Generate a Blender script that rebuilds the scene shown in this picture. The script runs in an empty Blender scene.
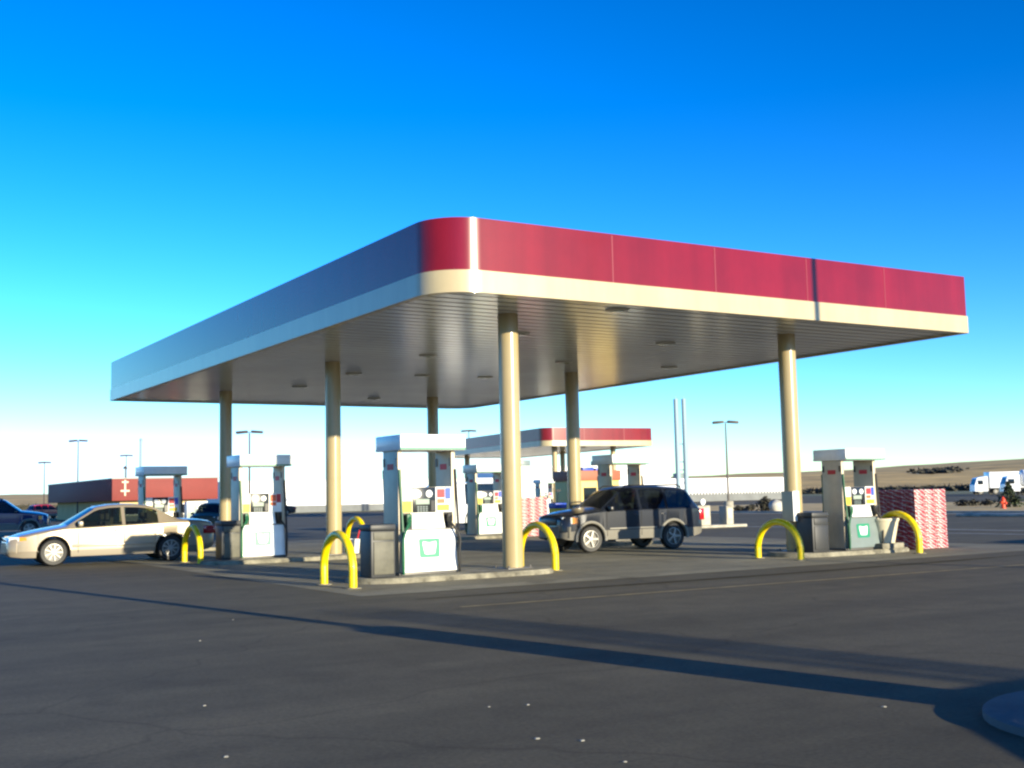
import bpy, bmesh, math, random
from mathutils import Vector, Matrix
random.seed(7)
sc = bpy.context.scene
COL = sc.collection
R = math.radians
PI = math.pi

# ------------------------------------------------------------------ materials
def mat(name, col, rough=.6, metal=0., spec=.5, coat=0., coat_r=.05, var=0., vscale=3., bump=0., bscale=20., dirt=None):
    m = bpy.data.materials.new(name); m.use_nodes = True
    nt = m.node_tree; b = nt.nodes['Principled BSDF']
    b.inputs['Base Color'].default_value = (*col, 1)
    b.inputs['Roughness'].default_value = rough
    b.inputs['Metallic'].default_value = metal
    b.inputs['Specular IOR Level'].default_value = spec
    b.inputs['Coat Weight'].default_value = coat
    b.inputs['Coat Roughness'].default_value = coat_r
    if var > 0 or bump > 0 or dirt:
        tc = nt.nodes.new('ShaderNodeTexCoord')
    if var > 0 or dirt:
        n = nt.nodes.new('ShaderNodeTexNoise'); n.inputs['Scale'].default_value = vscale
        n.inputs['Detail'].default_value = 6; n.inputs['Roughness'].default_value = .65
        nt.links.new(tc.outputs['Object'], n.inputs['Vector'])
        cr = nt.nodes.new('ShaderNodeValToRGB')
        cr.color_ramp.elements[0].position = .3; cr.color_ramp.elements[1].position = .7
        lo = dirt if dirt else tuple(c*(1-var) for c in col)
        cr.color_ramp.elements[0].color = (*lo, 1)
        cr.color_ramp.elements[1].color = (*(min(1, c*(1+var)) for c in col), 1)
        nt.links.new(n.outputs['Fac'], cr.inputs['Fac'])
        nt.links.new(cr.outputs['Color'], b.inputs['Base Color'])
    if bump > 0:
        n2 = nt.nodes.new('ShaderNodeTexNoise'); n2.inputs['Scale'].default_value = bscale; n2.inputs['Detail'].default_value = 4
        nt.links.new(tc.outputs['Object'], n2.inputs['Vector'])
        bp = nt.nodes.new('ShaderNodeBump'); bp.inputs['Strength'].default_value = bump; bp.inputs['Distance'].default_value = .02
        nt.links.new(n2.outputs['Fac'], bp.inputs['Height']); nt.links.new(bp.outputs['Normal'], b.inputs['Normal'])
    return m

def streaks(m, amt):
    nt = m.node_tree; L = nt.links.new; b = nt.nodes['Principled BSDF']
    src = b.inputs['Base Color'].links[0].from_socket
    tc = nt.nodes.new('ShaderNodeTexCoord'); mp = nt.nodes.new('ShaderNodeMapping'); mp.inputs['Scale'].default_value = (1.6, 1.6, .10)
    L(tc.outputs['Object'], mp.inputs['Vector'])
    n = nt.nodes.new('ShaderNodeTexNoise'); n.inputs['Scale'].default_value = 1.; n.inputs['Detail'].default_value = 7; n.inputs['Roughness'].default_value = .62; L(mp.outputs['Vector'], n.inputs['Vector'])
    r = nt.nodes.new('ShaderNodeValToRGB'); e = r.color_ramp.elements
    e[0].position = .35; e[0].color = (1-amt, 1-amt, 1-amt, 1); e[1].position = .68; e[1].color = (1+amt, 1+amt*1.4, 1+amt*1.4, 1); L(n.outputs['Fac'], r.inputs['Fac'])
    x = nt.nodes.new('ShaderNodeMix'); x.data_type = 'RGBA'; x.blend_type = 'MULTIPLY'; x.inputs[0].default_value = 1
    L(src, x.inputs[6]); L(r.outputs['Color'], x.inputs[7]); L(x.outputs[2], b.inputs['Base Color'])

def ground_mat(name, base, dark, light, crack=.0, stain=.0, seams=None, rough=.85):
    m = bpy.data.materials.new(name); m.use_nodes = True
    nt = m.node_tree; L = nt.links.new; b = nt.nodes['Principled BSDF']
    b.inputs['Roughness'].default_value = rough; b.inputs['Specular IOR Level'].default_value = .3
    tc = nt.nodes.new('ShaderNodeTexCoord')
    def noise(s, d=5, r=.6, vec=None):
        n = nt.nodes.new('ShaderNodeTexNoise'); n.inputs['Scale'].default_value = s; n.inputs['Detail'].default_value = d
        n.inputs['Roughness'].default_value = r; L(vec or tc.outputs['Object'], n.inputs['Vector']); return n.outputs['Fac']
    def ramp(f, p0, c0, p1, c1):
        r = nt.nodes.new('ShaderNodeValToRGB'); e = r.color_ramp.elements
        e[0].position = p0; e[0].color = (*c0, 1); e[1].position = p1; e[1].color = (*c1, 1); L(f, r.inputs['Fac']); return r.outputs['Color']
    def mul(a, c, f=1.):
        x = nt.nodes.new('ShaderNodeMix'); x.data_type = 'RGBA'; x.blend_type = 'MULTIPLY'
        x.inputs[0].default_value = f; L(a, x.inputs[6]); L(c, x.inputs[7]); return x.outputs[2]
    col = ramp(noise(.16, 6), .33, dark, .68, light)
    mp = nt.nodes.new('ShaderNodeMapping'); mp.inputs['Scale'].default_value = (.05, .9, 1); mp.inputs['Rotation'].default_value = (0, 0, R(12))
    L(tc.outputs['Object'], mp.inputs['Vector'])
    col = mul(col, ramp(noise(1., 5, .6, mp.outputs['Vector']), .35, (.8, .8, .8), .65, (1.12, 1.12, 1.12)))
    col = mul(col, ramp(noise(26, 5, .8), .28, (.62, .62, .62), .72, (1.38, 1.38, 1.36)))
    col = mul(col, ramp(noise(2.2, 4, .65), .3, (.86, .86, .86), .7, (1.12, 1.12, 1.11)))
    if stain:
        col = mul(col, ramp(noise(.8, 4), .56, (1, 1, 1), .74, (.5, .48, .45)), stain)
    if crack:
        v = nt.nodes.new('ShaderNodeTexVoronoi'); v.feature = 'DISTANCE_TO_EDGE'; v.inputs['Scale'].default_value = .17
        nv = nt.nodes.new('ShaderNodeTexNoise'); nv.inputs['Scale'].default_value = .8; L(tc.outputs['Object'], nv.inputs['Vector'])
        ad = nt.nodes.new('ShaderNodeVectorMath'); ad.operation = 'MULTIPLY_ADD'
        L(nv.outputs['Color'], ad.inputs[0]); ad.inputs[1].default_value = (1.3, 1.3, 0); L(tc.outputs['Object'], ad.inputs[2])
        L(ad.outputs[0], v.inputs['Vector'])
        col = mul(col, ramp(v.outputs['Distance'], .0, (.6, .58, .55), .006, (1, 1, 1)), crack)
    if seams:
        br = nt.nodes.new('ShaderNodeTexBrick'); br.offset = 0
        br.inputs['Scale'].default_value = 1; br.inputs['Brick Width'].default_value = seams; br.inputs['Row Height'].default_value = seams
        br.inputs['Mortar Size'].default_value = .012
        br.inputs['Color1'].default_value = (1, 1, 1, 1); br.inputs['Color2'].default_value = (.88, .88, .88, 1); br.inputs['Mortar'].default_value = (.45, .45, .42, 1)
        L(tc.outputs['Object'], br.inputs['Vector']); col = mul(col, br.outputs['Color'])
    L(col, b.inputs['Base Color'])
    bp = nt.nodes.new('ShaderNodeBump'); bp.inputs['Strength'].default_value = .25; bp.inputs['Distance'].default_value = .008
    L(noise(90, 3, .7), bp.inputs['Height']); L(bp.outputs['Normal'], b.inputs['Normal'])
    return m

def carton_mat():
    m = bpy.data.materials.new('printed_carton'); m.use_nodes = True
    nt = m.node_tree; L = nt.links.new; b = nt.nodes['Principled BSDF']; b.inputs['Roughness'].default_value = .45
    tc = nt.nodes.new('ShaderNodeTexCoord')
    mp = nt.nodes.new('ShaderNodeMapping'); mp.inputs['Rotation'].default_value = (R(28), R(28), R(40)); mp.inputs['Scale'].default_value = (1, 1, 2.2)
    oi = nt.nodes.new('ShaderNodeObjectInfo'); ad = nt.nodes.new('ShaderNodeVectorMath'); ad.operation = 'ADD'
    mm = nt.nodes.new('ShaderNodeMath'); mm.operation = 'MULTIPLY'; mm.inputs[1].default_value = .04; L(oi.outputs['Random'], mm.inputs[0])
    L(tc.outputs['Object'], ad.inputs[0]); L(mm.outputs[0], ad.inputs[1]); L(ad.outputs[0], mp.inputs['Vector'])
    w = nt.nodes.new('ShaderNodeTexWave'); w.inputs['Scale'].default_value = 2.9; w.inputs['Distortion'].default_value = 5.0
    w.inputs['Detail'].default_value = 2; w.inputs['Detail Scale'].default_value = 2.5; L(mp.outputs['Vector'], w.inputs['Vector'])
    r = nt.nodes.new('ShaderNodeValToRGB'); e = r.color_ramp.elements
    e[0].position = .50; e[0].color = (.30, .02, .035, 1); e[1].position = .60; e[1].color = (.52, .46, .44, 1)
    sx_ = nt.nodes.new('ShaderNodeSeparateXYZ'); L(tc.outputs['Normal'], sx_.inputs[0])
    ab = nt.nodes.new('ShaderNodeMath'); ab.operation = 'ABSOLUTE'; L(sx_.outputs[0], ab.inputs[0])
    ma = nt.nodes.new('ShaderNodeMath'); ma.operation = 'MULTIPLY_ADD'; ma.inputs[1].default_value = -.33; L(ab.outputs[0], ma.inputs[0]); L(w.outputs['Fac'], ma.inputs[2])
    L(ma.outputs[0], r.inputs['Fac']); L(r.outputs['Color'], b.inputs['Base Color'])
    return m

def glass_mat(name, tint, mix):
    m = bpy.data.materials.new(name); m.use_nodes = True
    nt = m.node_tree; L = nt.links.new; b = nt.nodes['Principled BSDF']; o = nt.nodes['Material Output']
    b.inputs['Base Color'].default_value = (*tint, 1); b.inputs['Roughness'].default_value = .03
    t = nt.nodes.new('ShaderNodeBsdfTransparent'); t.inputs['Color'].default_value = (.62, .72, .66, 1)
    x = nt.nodes.new('ShaderNodeMixShader'); x.inputs[0].default_value = mix
    L(b.outputs[0], x.inputs[1]); L(t.outputs[0], x.inputs[2]); L(x.outputs[0], o.inputs['Surface'])
    return m

M = dict(
    asphalt=ground_mat('asphalt', None, (.088, .076, .046), (.122, .105, .066), crack=.6, stain=.5),
    concrete=ground_mat('forecourt_concrete', None, (.20, .18, .12), (.31, .28, .19), crack=.0, stain=.9, seams=3.6),
    kerb=mat('kerb_concrete', (.36, .34, .28), .85, var=.35, vscale=1.5, bump=.3),
    island=mat('island_concrete', (.21, .195, .145), .9, var=.7, vscale=2.8, bump=.4),
    padblue=mat('base_concrete', (.11, .115, .12), .9, var=.25, vscale=2, bump=.3),
    gutter=mat('gutter_concrete', (.50, .45, .35), .9, var=.2, vscale=.6),
    tyre=mat('tyre_rubber_mark', (.076, .067, .042), 1., spec=.05, var=.3, vscale=2.5, bump=.4, bscale=60),
    ypaint=mat('road_yellow', (.27, .21, .09), .8, var=.45, vscale=2.5),
    wpaint=mat('road_white', (.34, .34, .32), .8, var=.35, vscale=1.5),
    verge=mat('dry_verge', (.54, .38, .15), .95, var=.35, vscale=.4),
    field=mat('far_field', (.12, .125, .05), .95, var=.4, vscale=.02),
    hill=mat('dry_hill', (.54, .36, .12), .95, var=.45, vscale=.03),
    red=mat('red_panel', (.185, .0045, .010), .21, spec=.36, coat=.1, coat_r=.06, var=.12, vscale=.7),
    redseam=mat('red_seam', (.24, .03, .04), .35),
    cream=mat('cream_panel', (.48, .39, .225), .3, coat=.25, coat_r=.08, var=.06, vscale=.8),
    soffit=mat('soffit_metal', (.82, .84, .84), .20, metal=.22, spec=.8, var=.1, vscale=.5),
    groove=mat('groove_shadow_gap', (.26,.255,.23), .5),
    lampcase=mat('lamp_case', (.42,.41,.38), .4),
    trim=mat('dark_trim', (.10, .095, .085), .4),
    roof=mat('roof_deck', (.3, .3, .3), .8),
    post=mat('post_paint', (.36, .28, .145), .25, coat=.2, coat_r=.12, var=.05, vscale=2),
    steel=mat('stainless', (.54, .46, .34), .48, metal=.2, spec=.25, var=.1, vscale=3),
    white=mat('white_enamel', (.80, .80, .77), .35, coat=.2, var=.05, vscale=3),
    greyp=mat('grey_enamel', (.15, .19, .185), .4, var=.08, vscale=3),
    screen=mat('dark_bezel', (.018, .022, .024), .25),
    lcd=mat('lcd', (.30, .36, .30), .2),
    green=mat('green_paint', (.01, .22, .12), .4), greend=mat('green_rubber', (.01, .10, .045), .5),
    yellow=mat('yellow_paint', (.78, .58, .0), .38, coat=.2, var=.2, vscale=9, bump=.1),
    ylabel=mat('yellow_label', (.80, .55, .03), .5),
    black=mat('black_rubber', (.012, .012, .012), .6), blackg=mat('black_plastic', (.014, .014, .016), .35),
    binp=mat('bin_panel', (.10, .096, .07), .6, var=.25, vscale=5), bind=mat('bin_dark', (.03, .032, .034), .5),
    blue=mat('blue_label', (.03, .08, .50), .4), orange=mat('orange_label', (.75, .14, .05), .5), redl=mat('red_label', (.5, .02, .03), .5),
    bucket=mat('cream_plastic', (.62, .55, .38), .55), soil=mat('soil', (.06, .045, .03), .95),
    carton=carton_mat(),
    champshade=mat('champagne_shaded', (.20, .165, .115), .45, coat=.3),  # darker copy of the sedan paint, shade painted along its lower sides
    champagne=mat('champagne_paint', (.36, .30, .215), .32, metal=.3, coat=.6, coat_r=.03),
    navy=mat('navy_paint', (.012, .016, .026), .3, spec=.3, coat=.55, coat_r=.03),
    bluecar=mat('blue_paint', (.008, .022, .085), .3, spec=.3, coat=.5, coat_r=.03),
    browncar=mat('brown_paint', (.07, .055, .03), .5, spec=.25, coat=.1), whitecar=mat('white_car', (.72, .72, .72), .3, coat=1.),
    redcar=mat('red_car', (.5, .02, .04), .35, coat=.8), darkcar=mat('grey_car', (.014, .014, .016), .4, spec=.3, coat=.2),
    clad=mat('grey_cladding', (.135, .125, .10), .55), flare=mat('grey_flare', (.20,.19,.16), .5), chrome=mat('chrome', (.7, .7, .7), .12, metal=1.), alloy=mat('alloy', (.34, .33, .30), .4, metal=.4), hubcap=mat('hubcap', (.36, .35, .32), .4, metal=.3),
    glass=glass_mat('car_glass', (.006, .008, .010), .45), dglass=glass_mat('dark_glass', (.004, .006, .012), .13),
    lens=mat('lamp_lens', (.75, .75, .72), .08, coat=1.), amber=mat('amber_lens', (.75, .25, .02), .15), rlens=mat('red_lens', (.35, .01, .015), .15, coat=.6),
    seat=mat('seat_cloth', (.10, .09, .075), .9), interior=mat('car_interior', (.02, .02, .02), .9),
    pole=mat('pole_paint', (.24, .35, .42), .6), bronze=mat('bronze_paint', (.06, .05, .045), .5),
    store_red=mat('store_red', (.20, .030, .024), .7, var=.1, vscale=.6), store_wall=mat('store_stucco', (.55, .42, .20), .85, var=.1, vscale=.8),
    wall=mat('white_cladding', (.80, .80, .80), .6), wall_trim=mat('grey_skirting', (.16, .17, .17), .8, var=.2, vscale=.5),
    kiosk=mat('kiosk_yellow', (.66, .50, .16), .6, var=.05), kioskred=mat('kiosk_brown', (.30, .10, .05), .6),
    leaf=mat('leaf', (.030, .045, .016), .8, var=.5, vscale=1.5), leafd=mat('dark_leaf', (.05, .046, .03), .9, var=.4, vscale=.05), bark=mat('bark', (.08, .05, .03), .9),
    hyd=mat('hydrant_red', (.62, .06, .015), .4, coat=.4), stone=mat('pale_stone', (.45, .43, .38), .9, var=.2, vscale=3), paper=mat('scrap_paper', (.30, .29, .24), .8),
    cab=mat('cab_white', (.75, .77, .8), .35, coat=.6),
)

streaks(M['red'], .12); streaks(M['cream'], .07); streaks(M['white'], .06); streaks(M['post'], .08); streaks(M['steel'], .12)

# ------------------------------------------------------------------ geometry helpers
class MB:
    def __init__(s): s.bm = bmesh.new()
    def box(s, x0, x1, y0, y1, z0, z1, mi=0, bev=0.):
        before = set(s.bm.faces)
        v = [s.bm.verts.new(p) for p in ((x0,y0,z0),(x1,y0,z0),(x1,y1,z0),(x0,y1,z0),(x0,y0,z1),(x1,y0,z1),(x1,y1,z1),(x0,y1,z1))]
        fs = [s.bm.faces.new([v[i] for i in f]) for f in ((3,2,1,0),(4,5,6,7),(0,1,5,4),(1,2,6,5),(2,3,7,6),(3,0,4,7))]
        if bev > 0:
            es = list({e for f in fs for e in f.edges})
            bmesh.ops.bevel(s.bm, geom=es, offset=bev, segments=2, affect='EDGES', profile=.5)
        for f in s.bm.faces:
            if f not in before: f.material_index = mi
        return s
    def hull(s, pts_bottom, pts_top, mi=0):
        a = [s.bm.verts.new(p) for p in pts_bottom]; b = [s.bm.verts.new(p) for p in pts_top]; n = len(a)
        fs = [s.bm.faces.new(a[::-1]), s.bm.faces.new(b)]
        for i in range(n): fs.append(s.bm.faces.new((a[i], a[(i+1)%n], b[(i+1)%n], b[i])))
        for f in fs: f.material_index = mi
        return s
    def tube(s, pts, r, n=10, mi=0, cap=True):
        pts = [Vector(p) for p in pts]; rs = r if isinstance(r, (list, tuple)) else [r]*len(pts)
        rings = []; up = None
        for i, p in enumerate(pts):
            t = (pts[min(i+1, len(pts)-1)] - pts[max(i-1, 0)]).normalized()
            if up is None: up = Vector((0,0,1)) if abs(t.z) < .9 else Vector((1,0,0))
            a = t.cross(up); 
            if a.length < 1e-4: a = t.orthogonal()
            a.normalize(); b = a.cross(t).normalized(); up = b
            rings.append([s.bm.verts.new(p + (a*math.cos(2*PI*k/n) + b*math.sin(2*PI*k/n))*rs[i]) for k in range(n)])
        for i in range(len(rings)-1):
            for k in range(n):
                f = s.bm.faces.new((rings[i][k], rings[i][(k+1)%n], rings[i+1][(k+1)%n], rings[i+1][k])); f.material_index = mi; f.smooth = True
        if cap:
            for rg in (rings[0][::-1], rings[-1]):
                f = s.bm.faces.new(rg); f.material_index = mi
        return s
    def lathe(s, prof, c=(0,0,0), axis='z', n=24, mi=0, smooth=True, cap=True):
        rings = []
        for r_, h in prof:
            rg = []
            for k in range(n):
                a = 2*PI*k/n; p = (r_*math.cos(a), r_*math.sin(a), h)
                if axis == 'y': p = (p[0], p[2], p[1])
                if axis == 'x': p = (p[2], p[0], p[1])
                rg.append(s.bm.verts.new((c[0]+p[0], c[1]+p[1], c[2]+p[2])))
            rings.append(rg)
        for i in range(len(rings)-1):
            for k in range(n):
                f = s.bm.faces.new((rings[i][k], rings[i][(k+1)%n], rings[i+1][(k+1)%n], rings[i+1][k])); f.material_index = mi; f.smooth = smooth
        for rg, pr in ((rings[0], prof[0]), (rings[-1], prof[-1])):
            if cap and pr[0] > 1e-4:
                f = s.bm.faces.new(rg); f.material_index = mi
        return s
    def sheet(s, pts, mi=0):
        f = s.bm.faces.new([s.bm.verts.new(p) for p in pts]); f.material_index = mi; return s
    def build(s, name, m, parent=None, loc=(0,0,0), angle=35):
        bmesh.ops.recalc_face_normals(s.bm, faces=s.bm.faces)
        me = bpy.data.meshes.new(name); s.bm.to_mesh(me); s.bm.free()
        for x in (m if isinstance(m, (list, tuple)) else [m]): me.materials.append(M[x] if isinstance(x, str) else x)
        if angle:
            me.shade_smooth(); me.set_sharp_from_angle(angle=R(angle))
        o = bpy.data.objects.new(name, me); COL.objects.link(o); o.location = loc
        if parent: o.parent = parent
        return o

def tag(o, label=None, cat=None, group=None, kind=None):
    if label: o['label'] = label
    if cat: o['category'] = cat
    if group: o['group'] = group
    if kind: o['kind'] = kind
    return o
def thing(name, label, cat, loc=(0,0,0), rz=0., group=None, scale=1.):
    o = bpy.data.objects.new(name, None); COL.objects.link(o); o.location = loc; o.rotation_euler = (0,0,rz); o.scale = (scale,)*3
    o.empty_display_size = .2
    return tag(o, label, cat, group)
def struct(name, mb, m): return tag(mb.build(name, m), kind='structure')
def copy_tree(o, parent=None):
    c = o.copy(); COL.objects.link(c)
    if parent: c.parent = parent
    for ch in [x for x in COL.objects if x.parent == o]: copy_tree(ch, c)
    return c
def lerp_tab(tab, x):
    if x <= tab[0][0]: return tab[0][1]
    for (a, va), (b, vb) in zip(tab, tab[1:]):
        if x <= b: return va + (vb-va)*(x-a)/(b-a)
    return tab[-1][1]

# ------------------------------------------------------------------ camera (solved from the photograph)
F_PX, PITCH, ROLL, CH, YAW, CX, CY = 1176.2, .095, .022, 1.549, .554, -9.80, -18.264
Fv = Vector((math.sin(YAW)*math.cos(PITCH), math.cos(YAW)*math.cos(PITCH), math.sin(PITCH)))
Rt = Vector((math.cos(YAW), -math.sin(YAW), 0)); Up = Rt.cross(Fv)
R2 = math.cos(ROLL)*Rt - math.sin(ROLL)*Up; U2 = math.sin(ROLL)*Rt + math.cos(ROLL)*Up
cam_d = bpy.data.cameras.new('camera'); cam = bpy.data.objects.new('camera', cam_d); COL.objects.link(cam)
mw = Matrix((R2, U2, -Fv)).transposed().to_4x4(); mw.translation = (CX, CY, CH); cam.matrix_world = mw
cam_d.sensor_width = 36; cam_d.lens = F_PX/1024*36; cam_d.clip_end = 6000; cam_d.clip_start = .1
sc.camera = cam
CAMP = Vector((CX, CY, CH))
def at(x, y, depth): return CAMP + (Fv + R2*(x-512)/F_PX + U2*(384-y)/F_PX)*depth
def ground_at(x, depth):
    p = at(x, 500, depth); return Vector((p.x, p.y, 0))
def z_at(x, y, depth): return at(x, y, depth).z

# ------------------------------------------------------------------ light
SUN_EL, SUN_AZ = R(10.0), R(170.2)          # azimuth clockwise from +Y
sd = Vector((math.sin(SUN_AZ)*math.cos(SUN_EL), math.cos(SUN_AZ)*math.cos(SUN_EL), math.sin(SUN_EL)))
sun_d = bpy.data.lights.new('sun', 'SUN'); sun_d.energy = 4.1; sun_d.angle = R(.53); sun_d.color = (1., .88, .63)
sun = bpy.data.objects.new('sun', sun_d); COL.objects.link(sun); sun.rotation_euler = sd.to_track_quat('Z', 'Y').to_euler(); sun.location = (10, -60, 30)
w = bpy.data.worlds.new('World'); sc.world = w; w.use_nodes = True
nt = w.node_tree; bg = nt.nodes['Background']
sky = nt.nodes.new('ShaderNodeTexSky'); sky.sky_type = 'NISHITA'; sky.sun_disc = False
sky.sun_elevation = SUN_EL; sky.sun_rotation = SUN_AZ; sky.altitude = 1500; sky.air_density = 1.0; sky.dust_density = .3; sky.ozone_density = 2.5
# a camera with a steep, vivid colour response: contrast, saturation and a cap on the glare round the sun
def mixn(mode, a, col):
    x = nt.nodes.new('ShaderNodeMix'); x.data_type = 'RGBA'; x.blend_type = mode; x.inputs[0].default_value = 1
    nt.links.new(a, x.inputs[6]); x.inputs[7].default_value = (*col, 1); return x.outputs[2]
ga = nt.nodes.new('ShaderNodeGamma'); ga.inputs['Gamma'].default_value = 1.55
hs = nt.nodes.new('ShaderNodeHueSaturation'); hs.inputs['Saturation'].default_value = 1.12
nt.links.new(mixn('MULTIPLY', sky.outputs[0], (.95, 1.02, 1.16)), ga.inputs['Color']); nt.links.new(ga.outputs[0], hs.inputs['Color'])
nt.links.new(mixn('DARKEN', hs.outputs[0], (9.8, 14.5, 21)), bg.inputs['Color'])
bg.inputs['Strength'].default_value = .0510
vs = sc.view_settings; vs.view_transform = 'Standard'; vs.look = 'None'; vs.exposure = 1.25; vs.gamma = 1; vs.use_curve_mapping = False
sc.render.engine = 'CYCLES'
sc.cycles.filter_width = 2.4
sc.cycles.max_bounces = 6

# ------------------------------------------------------------------ ground
def quad(x0, x1, y0, y1, z): return MB().sheet([(x0,y0,z),(x1,y0,z),(x1,y1,z),(x0,y1,z)])
mb = MB()
xs = [-3000,-300,-60,-20,0,20,48,120,300,3000]; ys = [-3000,-200,-40,0,40,120,300,3000]
g = [[mb.bm.verts.new((x,y,0)) for y in ys] for x in xs]
for i in range(len(xs)-1):
    for j in range(len(ys)-1): mb.bm.faces.new((g[i][j], g[i+1][j], g[i+1][j+1], g[i][j+1]))
struct('ground', mb, 'asphalt')
struct('forecourt_pad', quad(-1.9, 17.5, -.75, 25.5, .004), 'concrete')
mb = MB()   # faded yellow lane line in front of the pad
mb.sheet([(-1.6,-3.55,.004),(40,-4.55,.004),(40,-4.43,.004),(-1.6,-3.43,.004)])
struct('lane_line', mb, 'ypaint')
def strip(name, pts, w_, m, z=.004):
    mb = MB(); P = [Vector((x, y, 0)) for x, y in pts]; D = []
    for i in range(len(P)-1):
        for k in range(8):
            q = k/8; a = P[max(i-1,0)]; b = P[i]; c = P[i+1]; d = P[min(i+2,len(P)-1)]
            D.append(.5*((2*b)+(c-a)*q+(2*a-5*b+4*c-d)*q*q+(3*b-a-3*c+d)*q**3))
    D.append(P[-1]); L_ = []; n = len(D)
    for i, p_ in enumerate(D):
        t_ = (D[min(i+1,n-1)]-D[max(i-1,0)]).normalized(); nn = Vector((-t_.y, t_.x, 0)); ww = w_*(.35+.65*math.sin(PI*min(1,max(0,i/(n-1)))))*random.uniform(.8,1.2)
        L_.append((mb.bm.verts.new(p_+nn*ww/2+Vector((0,0,z))), mb.bm.verts.new(p_-nn*ww/2+Vector((0,0,z)))))
    for (a, b), (c, d) in zip(L_, L_[1:]): mb.bm.faces.new((a, b, d, c))
    struct(name, mb, m)
strip('tyre_mark', [(-1.5,-1.9),(6,-2.1),(14,-1.8)], .28, 'tyre')
struct('gutter_line', quad(25.9, 26.25, -30, 23, .004), 'wpaint')
struct('gutter_strip', quad(23.2, 23.45, -30, 8, .004), 'wpaint')
mb = MB(); mb.sheet([(26.6,8.4,.006),(26.75,8.4,.006),(26.75,9.9,.006),(26.6,9.9,.006)]); struct('parking_mark', mb, 'ypaint')
mb = MB(); mb.box(47.6, 48.0, -60, 60, 0, .14, bev=.03); struct('kerb', mb, 'kerb')
mb = MB(); mb.box(41.5, 43.3, 10, 21.6, 0, .14, bev=.05); struct('kerb', mb, 'kerb')
struct('kerb_gutter', quad(46.7, 47.58, -60, 60, .005), 'gutter')
struct('verge', quad(48.0, 88, -120, 82, .008), 'verge')
struct('road', quad(96, 190, -600, 80, .012), 'asphalt')
struct('field', quad(190, 1500, -1500, 1500, .016), 'field')
mb = MB(); mb.sheet([(-1500,118,.012),(96,118,.012),(96,1500,.012),(-1500,1500,.012)]); struct('field', mb, 'field')
# hills all round the front, far off
mb = MB(); rows = []
rad = [430, 520, 620, 760, 950, 1300]
for k in range(121):
    a = R(-40 + 150*k/120); col = []
    for j, r_ in enumerate(rad):
        deg = math.degrees(a)
        hgt = lerp_tab([(-40,6),(0,6),(8,7),(20,8),(40,10),(50,12),(62,17),(80,17),(110,14)], deg)
        sh = [0, .10, .72, .95, 1.0, 1.05][j]
        n = .10*math.sin(k*.37+j)+.06*math.sin(k*1.1+j*2)+.04*math.sin(k*2.3)
        col.append(mb.bm.verts.new((CX+math.sin(a)*r_, CY+math.cos(a)*r_, .02 if j == 0 else hgt*sh*(1+n*(.4 if j > 3 else .8))*r_/700)))
    rows.append(col)
for k in range(120):
    for j in range(len(rad)-1):
        mb.bm.faces.new((rows[k][j], rows[k+1][j], rows[k+1][j+1], rows[k][j+1]))
struct('hills', mb, 'hill')

# concrete kerb islands under the pumps
def island(x0, x1, y0, y1):
    mb = MB(); n = 8; b = []; t = []; r_ = (y1-y0)/2-.02; cy = (y0+y1)/2
    for k in range(n+1):
        a = -PI/2 + PI*k/n; b.append((x1-r_+r_*math.cos(a), cy+r_*math.sin(a)))
    for k in range(n+1):
        a = PI/2 + PI*k/n; b.append((x0+r_+r_*math.cos(a), cy+r_*math.sin(a)))
    c = Vector((sum(p[0] for p in b)/len(b), cy))
    mb.hull([(x,y,0) for x,y in b], [(x,y,.10) for x,y in b])
    f = max(mb.bm.faces, key=lambda f: f.calc_center_median().z); bmesh.ops.bevel(mb.bm, geom=list(f.edges), offset=.03, segments=2, affect='EDGES')
    struct('kerb_island', mb, 'island')
LU, RU = 2.816, 10.705                     # post columns
PV = [2.24, 11.397, 20.555]                # post rows
for pv in PV: island(-.85, 3.55, pv-.95, pv+.65); island(9.85, 13.9, pv-1.15, pv+.6)

# ------------------------------------------------------------------ canopies
def rrect(x0, x1, y0, y1, rad4, n=10):
    """outline, counter-clockwise from (x0,y0); rad4 for corners (x0,y0),(x1,y0),(x1,y1),(x0,y1)"""
    out = []
    for (cx, cy, a0), r_ in zip(((x0,y0,PI),(x1,y0,1.5*PI),(x1,y1,0),(x0,y1,PI/2)), rad4):
        sx = 1 if cx == x0 else -1; sy = 1 if cy == y0 else -1
        for k in range(n+1):
            a = a0 + PI/2*k/n; out.append((cx+sx*r_+r_*math.cos(a), cy+sy*r_+r_*math.sin(a)))
    return out
def ring(mb, outer, inner, z0, z1, mi=0, lip=True):
    n = len(outer)
    V = [[mb.bm.verts.new((*p, z)) for p in o] for o, z in ((outer,z0),(outer,z1),(inner,z1),(inner,z0))]
    for a in range(4):
        A, B = V[a], V[(a+1)%4]
        for k in range(n):
            f = mb.bm.faces.new((A[k], A[(k+1)%n], B[(k+1)%n], B[k])); f.material_index = mi
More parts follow.
